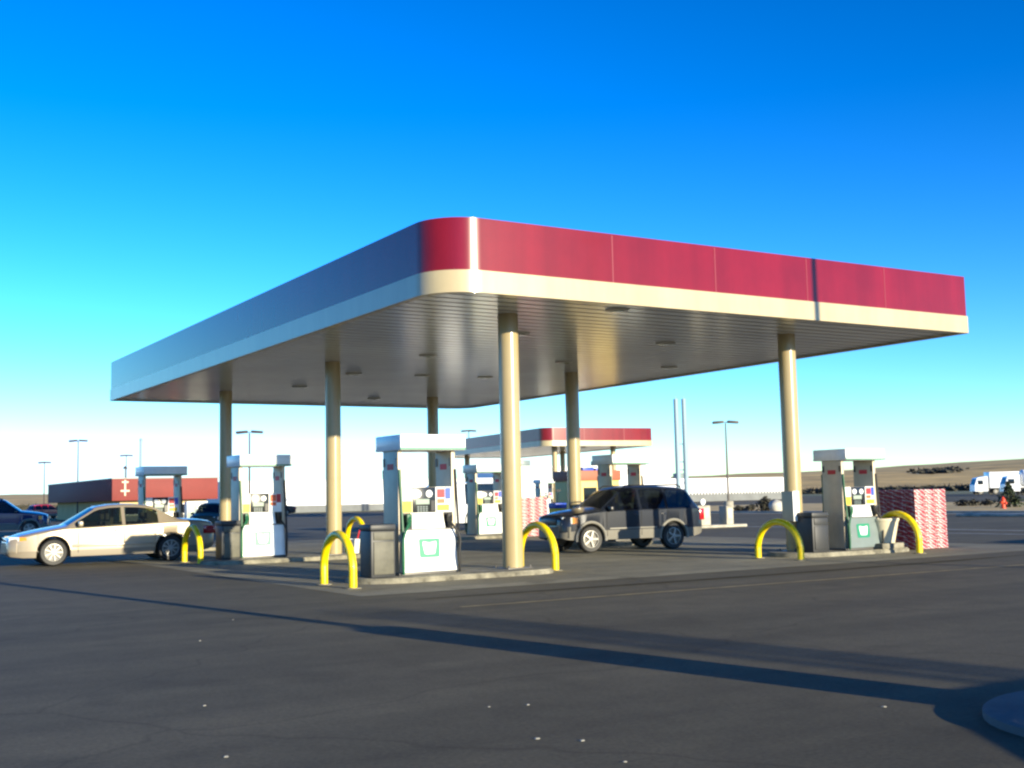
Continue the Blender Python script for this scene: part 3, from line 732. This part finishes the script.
SUV = dict(L=4.62, wheels=(.82, 3.52), wr=.37,
    xs=[0,.03,.08,.18,.35,.6,.9,1.15,1.22,1.32,1.45,1.6,1.75,1.85,2.0,2.3,2.42,2.50,2.9,3.2,3.3,3.38,3.7,3.95,4.05,4.12,4.2,4.3,4.4,4.48,4.56,4.62],
    top=[(0,.90),(.03,.98),(.08,1.02),(.35,1.08),(.8,1.135),(1.2,1.185),(1.85,1.66),(2.0,1.72),(2.4,1.765),(3.3,1.76),(3.95,1.725),(4.12,1.69),(4.2,1.64),(4.4,1.33),(4.48,1.19),(4.56,1.13),(4.62,1.05)],
    belt=[(0,.86),(.08,.95),(.35,1.02),(1.2,1.11),(2.4,1.13),(4.2,1.14),(4.5,1.12),(4.62,1.0)],
    mid=[(0,.56),(.3,.60),(4.62,.60)], bottom=[(0,.42),(.1,.36),(.5,.33),(4.2,.33),(4.5,.40),(4.62,.48)],
    hw=[(0,.60),(.03,.69),(.08,.76),(.2,.83),(.6,.895),(2,.915),(4.2,.905),(4.4,.88),(4.54,.82),(4.62,.72)],
    hr=[(0,.55),(.08,.66),(.6,.76),(1.2,.79),(1.85,.69),(2.4,.67),(3.8,.66),(4.2,.65),(4.5,.74),(4.62,.66)], crown=[(0,.02),(.5,.06),(3,.05),(4.62,.02)],
    sidewin=[(1.32,2.42),(2.50,3.30),(3.38,4.12)], ws=(1.22,1.85), rw=(4.2,4.48), seats=(2.2,3.15), hl=(.03,.26,.78,.98), tl=(4.46,4.625,.80,1.12), mirror=(1.42,1.12),
    handles=((2.22,.98),(3.12,.99)), gaps=(1.32,2.44,3.34), strip=(.62,.66,1.4,2.95), strip_mat='flare', bumper=(-.09,.42,.72,'clad'), grille=(-.025,.42,.76,.93), plz=.85, plx=-.02,
    flares=1, clad=1, rails=(2.0,4.0,1.81), spokes=5, handle_mat='navy')
VAN = dict(L=5.4, wheels=(1.0, 4.3), wr=.37,
    xs=[0,.04,.1,.3,.6,.9,1.0,1.2,1.45,1.7,1.9,2.1,2.3,3,4,5,5.25,5.36,5.4],
    top=[(0,.95),(.1,1.10),(.9,1.27),(1.0,1.32),(1.7,2.05),(1.9,2.16),(2.3,2.22),(5.2,2.22),(5.36,2.1),(5.4,1.9)],
    belt=[(0,.9),(.1,1.02),(.9,1.18),(5.2,1.22),(5.4,1.2)], mid=[(0,.6),(5.4,.75)], bottom=[(0,.4),(.1,.34),(5.2,.36),(5.4,.44)],
    hw=[(0,.78),(.1,.88),(.4,.97),(5.2,1.0),(5.4,.95)], hr=[(0,.65),(.9,.86),(1.7,.82),(2.3,.84),(5.2,.84),(5.4,.8)], crown=[(0,.02),(5.4,.03)],
    sidewin=[(1.2,2.1),(3,4),(4,5)], ws=(1.0,1.7), rw=(5.25,5.4), seats=(2.0,), hl=(.05,.28,.78,.98), tl=(5.2,5.41,.9,1.25), mirror=(1.35,1.2), handles=((1.95,1.05),), gaps=(1.15,2.2,3.4),
    bumper=(-.07,.42,.66,'clad'), grille=(-.02,.5,.75,.93), plz=.8, spokes=6)
vehicle('sedan', 'champagne tan sedan parked across the left pump island', 'car', (-4.86, 15.25, 0), R(-3), SEDAN, 'champagne', scale=1.08)
vehicle('suv', 'dark navy suv with grey lower trim parked at the middle pumps', 'suv', (7.80, 8.44, 0), R(-5), SUV, 'navy', 'dglass', scale=.975)
S2 = dict(SUV); S2['handle_mat'] = 'bluecar'
vehicle('suv', 'blue suv cut off by the left edge behind the tan sedan', 'suv', (0,0,0), 0, S2, 'bluecar', 'dglass', scale=1.0)
o = [x for x in COL.objects if x.get('label', '').startswith('blue suv')][0]
p = ground_at(49, 62); o.location = p; o.rotation_euler = (0,0,PI+R(-12)); o.scale = (1.1,)*3
p = ground_at(398, 54); vehicle('van', 'white van half hidden behind the near pump, its rear wheel showing', 'van', p, R(-2), VAN, 'whitecar', 'dglass')
p = ground_at(250, 128); S3 = dict(SEDAN); S3['bumper'] = (-.06,.34,.58,'darkcar'); S3['clad'] = 0
vehicle('sedan', 'small dark car far off in front of the white warehouse, behind the left pump', 'car', p, R(-3), S3, 'darkcar', 'dglass')
p = ground_at(203, 60); S4 = dict(SUV); S4['handle_mat'] = 'browncar'; S4['bumper'] = (-.09,.42,.72,'browncar')
vehicle('suv', 'dark suv showing between the tan sedan tail and the rear left column', 'suv', p, R(60), S4, 'browncar', 'dglass', scale=.85)
p = ground_at(63, 150); S5 = dict(SUV); S5['bumper'] = (-.09,.42,.72,'clad'); S5['handle_mat'] = 'redcar'
vehicle('suv', 'red suv parked in front of the red brown store', 'suv', p, PI+R(20), S5, 'redcar', 'dglass')
# unseen van added on the right to shade the pavement beyond the cartons
vehicle('van', 'unseen white van added right of the forecourt to throw a shadow', 'van', (18.5, -10.5, 0), R(4), VAN, 'whitecar', 'dglass')

def truck(name, label, cat, x, depth, rz, tank=False, L_=11.):
    t = thing(name, label, cat, ground_at(x, depth), rz)
    mb = MB(); mb.hull([(0,-1.2,.6),(2.3,-1.2,.6),(2.3,1.2,.6),(0,1.2,.6)], [(.05,-1.2,1.7),(2.3,-1.2,1.7),(2.3,1.2,1.7),(.05,1.2,1.7)])
    mb.hull([(.05,-1.2,1.7),(2.3,-1.2,1.7),(2.3,1.2,1.7),(.05,1.2,1.7)], [(.5,-1.1,2.9),(2.3,-1.15,3.2),(2.3,1.15,3.2),(.5,1.1,2.9)]); mb.build('cab', 'cab', t)
    for s in (-1, 1):
        mb = MB(); a, b = sorted((s*1.16, s*1.22)); mb.box(.55, 1.5, a, b, 1.75, 2.5, bev=.02); mb.build('side_window', 'dglass', t)
    mb = MB(); mb.hull([(.06,-1.0,1.75),(.09,-1.0,1.75),(.09,1.0,1.75),(.06,1.0,1.75)], [(.38,-.95,2.7),(.42,-.95,2.7),(.42,.95,2.7),(.38,.95,2.7)]); mb.build('windscreen', 'dglass', t)
    if tank:
        mb = MB(); mb.lathe([(.001,2.7),(1.0,2.75),(1.3,3.1),(1.3,L_-.4),(1.0,L_),(.001,L_+.05)], (0,0,2.6), 'x', 22); mb.build('tank', 'cab', t)
    else:
        mb = MB(); mb.box(2.6, L_, -1.28, 1.28, 1.1, 3.9, bev=.04); mb.build('cargo_box', 'cab', t)
    mb = MB(); mb.box(.3, L_, -.5, .5, .62, 1.05); mb.build('chassis', 'blackg', t)
    for x_ in (1.0, 3.6, L_-2.6, L_-1.4):
        for s in (-1, 1): wheel(t, x_, s*1.02, .52, .3, s, 'alloy', 6)
    return t
truck('box_truck', 'white box truck on the far road behind the evergreen bush', 'truck', 973, 205, R(-32))
truck('tank_truck', 'white tank truck cut off by the right edge on the far road', 'truck', 1003, 182, R(-35), True, 12.5)

# ------------------------------------------------------------------ buildings
p = at(112, 500, 108); sx, sy = p.x, p.y
t = thing('store', 'low flat store with deep red brown fascia and pale walls behind the sedan', 'store', (sx, sy, 0))
def storebox(): 
    zt = z_at(112, 479, 108); zb = z_at(112, 501, 108)
    mb = MB(); mb.box(0, 9.9, 0, 31, zb, zt, bev=.02); fz = mb.build('fascia', 'store_red', t)
    mb = MB(); mb.box(-.06, 9.96, -.06, 31.06, zt+.002, zt+.10); mb.build('coping', 'trim', fz)
    mb = MB(); mb.box(.9, 9.1, .9, 30.2, 0, zb-.003); wl = mb.build('wall', 'store_wall', t)
    mb = MB(); mb.box(1.2, 8.9, .86, .897, 0, .5); mb.build('plinth', 'wall_trim', wl)
    for a, b in ((1.3,2.9),(3.1,4.7),(6.5,7.6),(7.8,8.9)):
        mb = MB(); mb.box(a, b, .84, .894, .55, zb-.35, bev=.01); wn = mb.build('window', 'wall', t)
        mb = MB(); mb.box(a+.08, b-.08, .82, .838, .63, zb-.43); mb.build('pane', 'dglass', wn)
    mb = MB(); mb.box(4.95, 6.4, .84, .894, 0, zb-.3, bev=.01); dr = mb.build('door', 'wall', t)
    mb = MB(); mb.box(5.03, 6.32, .82, .838, .08, zb-.38); mb.build('pane', 'dglass', dr)
    for y in (2.2, 5.0, 8.0, 11.0):
        mb = MB(); mb.box(.84, .894, y, y+1.8, .55, zb-.35, bev=.01); wn = mb.build('window', 'wall', t)
        mb = MB(); mb.box(.82, .838, y+.08, y+1.72, .63, zb-.43); mb.build('pane', 'dglass', wn)
    # pale cross-like sign on the fascia
    mb = MB(); cx = 1.15; zc = (zt+zb)/2-.1
    mb.box(cx-.07, cx+.07, -.09, -.03, zc-.45, zc+1.0); mb.box(cx-.40, cx+.40, -.092, -.028, zc-.08, zc+.08); mb.box(cx-.3, cx+.3, -.092, -.028, zc+.74, zc+.88); mb.build('sign', 'bucket', t)
    mb = MB(); mb.tube([(1.3,.6,zt+.1),(1.3,.6,zt+.95)], .04, 8); mb.lathe([(.22,zt+.95),(.16,zt+1.1),(.05,zt+1.2),(.001,zt+1.22)], (1.3,.6,0), n=12); mb.build('roof_vent', 'bronze', t)
    return zb
zb = storebox()
p = ground_at(173, 100); t = thing('round_sign', 'round red roadside sign in front of the store', 'sign', p)
mb = MB(); mb.tube([(0,0,0),(0,0,1.6)], .05, 8); mb.build('stand', 'white', t)
mb = MB(); mb.lathe([(.42,-.04),(.42,.04)], (0,-.06,1.55), 'y', 20); mb.build('disc', 'orange', t)
p = ground_at(196, 102); t = thing('ice_freezer', 'white ice freezer cabinet standing against the store front', 'freezer', p)
mb = MB(); mb.box(-.9, .9, -.4, .4, 0, 1.7, bev=.03); mb.build('cabinet', 'white', t)
for a in (-.85, .03):
    mb = MB(); mb.box(a, a+.82, -.44, -.402, .15, 1.35, bev=.01); d = mb.build('door', 'lcd', t)
    mb = MB(); mb.box(a+.7, a+.74, -.47, -.442, .6, .95); mb.build('handle', 'blackg', d)

def warehouse():
    p0 = at(228, 500, 150); x0, y0 = p0.x, p0.y
    t = thing('warehouse', 'long low white warehouse stretching across the background', 'warehouse', (x0, y0, 0)); t.scale = (1.27, 1.27, 1.2)
    mb = MB(); mb.box(0, 34, 0, 12, 0, 3.4); mb.box(34.01, 57, 0, 12, 0, 4.8)
    for k in range(1, 24): mb.box(k*2.3-.02, k*2.3+.02, -.02, -.003, .76, 3.35 if k < 15 else 4.75, 1)
    mb.build('wall', ['wall', 'wall_trim'], t)
    mb = MB(); mb.box(57.02, 80, .5, 12, 0, 3.15, bev=.02); mb.build('wing', 'wall', t)
    mb = MB(); mb.box(-.05, 57.0, -.08, -.003, 0, .75); mb.box(57.05, 80.0, .40, .497, 0, .95)
    for k in range(42): mb.box(57.3+k*.53, 57.55+k*.53, .38, .497, .952, 1.2)
    mb.build('skirting', 'wall_trim', t)
    mb = MB(); mb.box(-.15, 33.9, -.15, 12.15, 3.402, 3.52); mb.box(33.95, 57.0, -.15, 12.15, 4.802, 4.92); mb.build('roof', 'wall', t)
    for k, w2 in ((36, 1.4), (47, .9), (53, 1.8), (60, 1.2)):
        mb = MB(); zr = 4.93 if k < 57 else 3.16; mb.box(k, k+w2, 2, 3.2, zr, zr+.5+.2*w2, bev=.05); mb.build('roof_unit', 'greyp', t)
    for k in (6, 18, 30, 41, 52):
        mb = MB(); mb.box(k, k+3.2, -.05, -.003, .76, 3.1); mb.build('roller_door', 'cab', t)
warehouse()
p = at(579, 500, 60)
t = thing('kiosk', 'small yellow kiosk with brown top behind the suv windscreen', 'kiosk', (p.x, p.y, 0))
mb = MB(); mb.box(0, 2.6, 0, 2.2, 0, 2.25, bev=.02); mb.build('wall', 'kiosk', t)
mb = MB(); mb.box(-.06, 2.66, -.06, 2.26, 2.252, 2.78, bev=.02); mb.build('fascia', 'kioskred', t)
mb = MB(); mb.box(.3, 1.1, -.03, -.003, .9, 1.9); mb.build('window', 'dglass', t)
mb = MB(); mb.box(.5,1.2,.3,1.0,2.782,2.95,bev=.03); mb.box(1.4,1.9,.4,.9,2.782,2.90,bev=.03); mb.build('roof_unit', 'blue', t)

# ------------------------------------------------------------------ poles
def lamp_pole(label, x, ytop, depth, headw=.9, r_=.07, base=False, arm=True, pm='bronze'):
    p = ground_at(x, depth); zt = z_at(x, ytop, depth)
    t = thing('light_pole', label, 'light pole', p, 0, 'light poles around the lot')
    if base:
        mb = MB(); mb.lathe([(.36,0),(.36,.8),(.33,.83),(.001,.83)], n=20); mb.build('pedestal', 'kerb', t)
    mb = MB(); mb.tube([(0,0,.83 if base else 0),(0,0,zt-.12)], [r_*1.25, r_*.8], 10); mb.build('pole', pm, t)
    if arm:
        d = R2.normalized(); d = Vector((d.x, d.y, 0)).normalized()
        mb = MB(); mb.tube([tuple(-d*headw*.9+Vector((0,0,zt-.06))), tuple(d*headw*.9+Vector((0,0,zt-.06)))], .03, 6); mb.build('arm', pm, t)
        for s in (-1, 1):
            mb = MB(); q = Vector((0,0,0))
            a = math.atan2(d.y, d.x)
            mb.box(-.42, .42, -.2, .2, -.10, .10, bev=.04); h = mb.build('lamp_head', pm, t, tuple(d*s*headw*.62+Vector((0,0,zt-.05)))); h.rotation_euler = (0,R(4)*s,a)
    return t
lamp_pole('twin headed light pole on a pale pedestal between the suv and the right column', 728.5, 421, 88, base=True)
lamp_pole('twin headed light pole rising behind the second row left pump', 249.5, 431, 86)
lamp_pole('tallest light pole behind the left part of the store', 77.5, 440, 122, .85)
lamp_pole('short distant light pole left of the store', 44, 462, 150, .6)
lamp_pole('thin light pole between the near pump and the corner column', 470, 430, 125, .65)
lamp_pole('faint distant light pole above the store cross sign', 126, 455, 160, .7)
p = ground_at(140.5, 66); zt = z_at(140.5, 440, 66)
mb = MB(); mb.tube([(0,0,0),(0,0,zt)], [.10,.07], 10); mb.tube([(0,0,zt),(0,0,zt+.12)], [.11,.02], 10)
tag(mb.build('vent_pipe', 'pole', None, p), 'thin vent pipe standing in front of the red brown store', 'pipe')
p = ground_at(683, 118); zt = z_at(683, 398, 118)
t = thing('twin_mast', 'pair of tall pale blue masts tied by crossbars behind the suv', 'mast', p)
d = Vector((Rt.x, Rt.y, 0))
for s in (-1, 1):
    mb = MB(); q = d*s*.40; mb.tube([tuple(q), tuple(q+Vector((0,0,zt)))], [.25,.22], 12); mb.tube([tuple(q+Vector((0,0,zt))), tuple(q+Vector((0,0,zt+.25)))], [.05,.03], 8); mb.build('mast', 'pole', t)
mb = MB()
for z in (2.5, 3.8, 4.6, 6.4): mb.tube([tuple(-d*.42+Vector((0,0,z))), tuple(d*.42+Vector((0,0,z)))], .06, 8)
mb.build('crossbar', 'pole', t)

# pole by the camera's right: its base is just in the frame, its shadow crosses the foreground
t = thing('light_pole', 'light pole on a low round concrete base at the lower right corner', 'light pole', (-2.2, -13.85, 0), 0, 'light poles around the lot')
mb = MB(); mb.lathe([(1.08,0),(1.08,.05),(1.05,.07),(.001,.07)], n=48); mb.build('base', 'padblue', t)
mb = MB(); mb.lathe([(.34,.071),(.34,1.52),(.30,1.56),(.001,1.56)], n=28); mb.build('pedestal', 'padblue', t)
mb = MB(); mb.tube([(0,0,1.56),(0,0,8.2)], [.11,.08], 12); mb.build('pole', 'bronze', t)
mb = MB(); mb.box(-.72,-.36,-.50,-.15,.071,.20,bev=.03); mb.build('junction_box', 'bronze', t)
mb = MB()
n = 16
for k in range(n):
    pass
lo = []; hi = []
prof = [(-3.95,.12),(-3.75,.36),(-3.0,.52),(-1.95,.71),(-.8,.70),(.9,.66),(1.6,.4)]  # unseen added wall, outlined so that its shadow covers the lamp base
for (x, h), (x2, h2) in zip(prof, prof[1:]):
    mb.hull([(x,-.25,0),(x2,-.25,0),(x2,.25,0),(x,.25,0)], [(x,-.2,h),(x2,-.2,h2),(x2,.2,h2),(x,.2,h)])
bmesh.ops.remove_doubles(mb.bm, verts=mb.bm.verts, dist=1e-4)
tag(mb.build('shade_wall', 'kerb', None, (.2,-16.3,0)), 'unseen low sloping wall added to shade the round lamp base', 'wall')
t = thing('shadow_post', 'unseen tall pipes added behind the camera to cast soft shadow bands', 'sign post', (5.3,-50,0))  # unseen pipes, added to lay parallel shadow bands over the foreground
for s in (-.42, -.05, .28):
    mb = MB(); mb.tube([(s,0,0),(s,0,8.4)], .10, 12); mb.build('pipe', 'bronze', t)
shadow_pole = thing('light_pole', 'unseen light pole added right of the forecourt to shadow the fascia', 'light pole', (11.6,-12.5,0), 0, 'light poles around the lot')  # unseen pole, added to cast a shadow bar on the canopy fascia
mb = MB(); mb.tube([(0,0,0),(0,0,9.6)], [.09,.075], 12); mb.build('pole', 'bronze', shadow_pole)
mb = MB(); mb.box(-.5,.5,-.18,.18,9.6,9.8,bev=.05); mb.build('lamp_head', 'bronze', shadow_pole)

# ------------------------------------------------------------------ verge furniture
p = ground_at(1003, 79)
t = thing('fire_hydrant', 'red fire hydrant beside the evergreen bush', 'hydrant', p, 0, None, 1.0)
mb = MB(); mb.lathe([(.20,0),(.20,.06),(.14,.07),(.14,.5),(.18,.52),(.18,.56),(.15,.58),(.12,.68),(.05,.75),(.03,.80),(.001,.80)], n=20); mb.build('barrel', 'hyd', t)
for a, h in ((0,.4),(PI,.4),(-PI/2,.36)):
    mb = MB(); d_ = Vector((math.cos(a), math.sin(a), 0)); mb.tube([tuple(d_*.1+Vector((0,0,h))), tuple(d_*.26+Vector((0,0,h)))], [.08,.075], 12); mb.build('outlet', 'hyd', t)
def bush(name, label, cat, p, rx, h, n, m='leaf', leaf=.12, cone=False, group=None):
    t = thing(name, label, cat, p, 0, group)
    mb = MB(); mb.tube([(0,0,0),(.02,0,h*.5)], [.06,.03], 6)
    for k in range(4):
        a = k*1.7; mb.tube([(0,0,h*.15),(math.cos(a)*rx*.6, math.sin(a)*rx*.6, h*.55)], [.03,.01], 5)
    mb.build('trunk', 'bark', t)
    mb = MB()
    cl = [(random.uniform(-.6,.6), random.uniform(-.6,.6), random.uniform(.1,.9)) for _ in range(9)]
    for k in range(n):
        c = random.choice(cl); z = min(1, max(.03, c[2]+random.gauss(0,.13)))
        w_ = (1-z)*1.0+.08 if cone else math.sqrt(max(.05, 1-(2*z-.9)**2))
        x = (c[0]+random.gauss(0,.28))*rx*w_; y = (c[1]+random.gauss(0,.28))*rx*w_
        P = Vector((x, y, z*h)); u_ = Vector((random.gauss(0,1), random.gauss(0,1), random.gauss(0,1))).normalized(); v_ = u_.orthogonal().normalized()
        s = leaf*random.uniform(.6,1.4)
        mb.bm.faces.new([mb.bm.verts.new(P+q) for q in (u_*s, v_*s*.6, -u_*s, -v_*s*.6)])
    mb.build('crown', m, t, angle=0)
    return t
bush('evergreen_bush', 'dark conical evergreen bush behind the red hydrant', 'bush', ground_at(1008, 83), .95, 1.75, 900, cone=True)
bush('shrub', 'dark rounded shrub beside the pale boulder left of the right column', 'shrub', ground_at(765, 84), .75, 1.1, 600, m='leafd')
for x, d_, lb in ((738, 84, 'low dry shrub by the pedestal of the twin light pole'), (962, 92, 'low dry shrub on the verge just right of the cartons'), (973, 92, 'low dry shrub on the verge halfway to the hydrant'), (986, 92, 'low dry shrub on the verge close to the hydrant'), (751, 88, 'low dry shrub between the light pole and the rounded shrub')):
    bush('shrub', lb, 'shrub', ground_at(x, d_), .6, .5, 220, m='leafd', group='low shrubs along the verge')
mb = MB(); bmesh.ops.create_icosphere(mb.bm, subdivisions=3, radius=.5)
for v in mb.bm.verts: v.co *= 1+.12*math.sin(v.co.x*7+v.co.y*4)+.08*math.sin(v.co.z*9); v.co.z = v.co.z*1.05+.38
tag(mb.build('boulder', 'stone', None, ground_at(775.5, 82)), 'pale upright boulder beside the dark rounded shrub', 'boulder')
# service station on its own little island: two cream cabinets
p = ground_at(704, 51)
mb = MB(); mb.box(-.9, 1.9, -.6, .7, 0, .12, bev=.03); ob = mb.build('kerb_island', 'kerb', None, (p.x, p.y, 0)); tag(ob, kind='structure')
t = thing('air_cabinet', 'cream boxy air and water cabinet just behind the suv tail', 'cabinet', (p.x-.35, p.y-.1, .12))
mb = MB(); mb.box(-.35,.35,-.3,.3,0,.85,bev=.03); mb.build('case','kerb',t)
mb = MB(); mb.box(-.28,.28,-.32,-.302,.3,.75,bev=.01); mb.build('door','bucket',t)
mb = MB(); mb.lathe([(.13,-.03),(.13,.03)], (.1,-.1,1.0), 'y', 14); mb.tube([(.1,-.1,.85),(.1,-.1,.9)],.03,6); mb.build('gauge','white',t)
t = thing('air_cabinet', 'narrow cream cabinet on a pale yellow kerb left of the light pole pedestal', 'cabinet', (p.x+1.15, p.y-.1, .12))
mb = MB(); mb.box(-.2,.2,-.25,.25,0,.8,bev=.03); mb.build('case','kerb',t)
mb = MB(); mb.box(-.15,.15,-.27,-.252,.25,.7,bev=.01); mb.build('door','bucket',t)
# distant brush on the hills
def wood(name, specs, m):
    mb = MB()
    for (x, y, depth, wpx, hpx, n) in specs:
        for k in range(n):
            P = at(x+random.gauss(0, wpx), y+random.gauss(0, hpx*.5), depth+random.uniform(-10,10)); s = depth*.0016*random.uniform(.6,1.6)
            u_ = Vector((random.gauss(0,1), random.gauss(0,1), random.gauss(0,.5))).normalized(); v_ = u_.orthogonal().normalized()
            mb.bm.faces.new([mb.bm.verts.new(P+q) for q in (u_*s*1.5, v_*s, -u_*s*1.5, -v_*s)])
    return tag(mb.build(name, m, angle=0), 'dark far scrub on the dry hills to the right', 'scrub', None, 'stuff')
# placed on the hillside later (see below)
def terrain_scrub():
    mb = MB(); hl = [o for o in COL.objects if o.name == 'hills'][0]
    vs_ = [v.co for v in hl.data.vertices]; nr = len(rad)
    def hz(deg, r_):
        k = (deg+40)/150*120; i = max(0, min(119, int(k))); j = max(0, min(nr-2, sum(1 for q in rad[1:-1] if r_ > q)))
        f = (r_-rad[j])/(rad[j+1]-rad[j]); g_ = k-i
        a = vs_[i*nr+j].z*(1-f)+vs_[i*nr+j+1].z*f; b = vs_[(i+1)*nr+j].z*(1-f)+vs_[(i+1)*nr+j+1].z*f
        return a*(1-g_)+b*g_
    def put(d0, d1, r0, r1, n, s0):
        for k in range(n):
            dg = random.uniform(d0, d1)+random.gauss(0,.3); r_ = random.uniform(r0, r1); a = R(dg)
            s = s0*random.uniform(.5,1.4)
            z = hz(dg, r_) if r_ > rad[0] else 0
            P = Vector((CX+math.sin(a)*r_, CY+math.cos(a)*r_, z+s*.4))
            for q in range(3):
                u_ = Vector((random.gauss(0,1), random.gauss(0,1), random.gauss(0,.6))).normalized(); v_ = u_.orthogonal().normalized()
                mb.bm.faces.new([mb.bm.verts.new(P+w_*s) for w_ in (u_*1.5, v_*.8, -u_*1.5, -v_*.8)])
    put(50.9, 52.0, 640, 760, 260, 1.5)
    put(44, 60, 412, 436, 1500, 1.25)
    put(-8, 12, 420, 470, 500, 1.4)
    return tag(mb.build('scrub', 'leafd', angle=0), 'dark scrub scattered over the far dry hills', 'scrub', None, 'stuff')
terrain_scrub()
# litter
for k, (x, y) in enumerate(((489,707),(528,705),(537,739),(582,741),(625,762),(884,707),(200,641),(233,620),(204,706),(226,757))):
    zt_ = None
    d_ = Fv + R2*(x-512)/F_PX + U2*(384-y)/F_PX; tt = -CH/d_.z; P = CAMP+d_*tt
    mb = MB(); s = random.uniform(.012,.022)
    a = [Vector((math.cos(q*1.25)*s*random.uniform(.7,1.3), math.sin(q*1.25)*s*random.uniform(.7,1.3), 0)) for q in range(5)]
    mb.hull([(v.x, v.y, 0) for v in a], [(v.x*.7, v.y*.7, s*.35) for v in a])
    tag(mb.build('litter_scrap', 'paper', None, (P.x, P.y, .001)), 'tiny pale scrap of litter lying on the bare asphalt', 'litter', 'litter scraps on the asphalt')
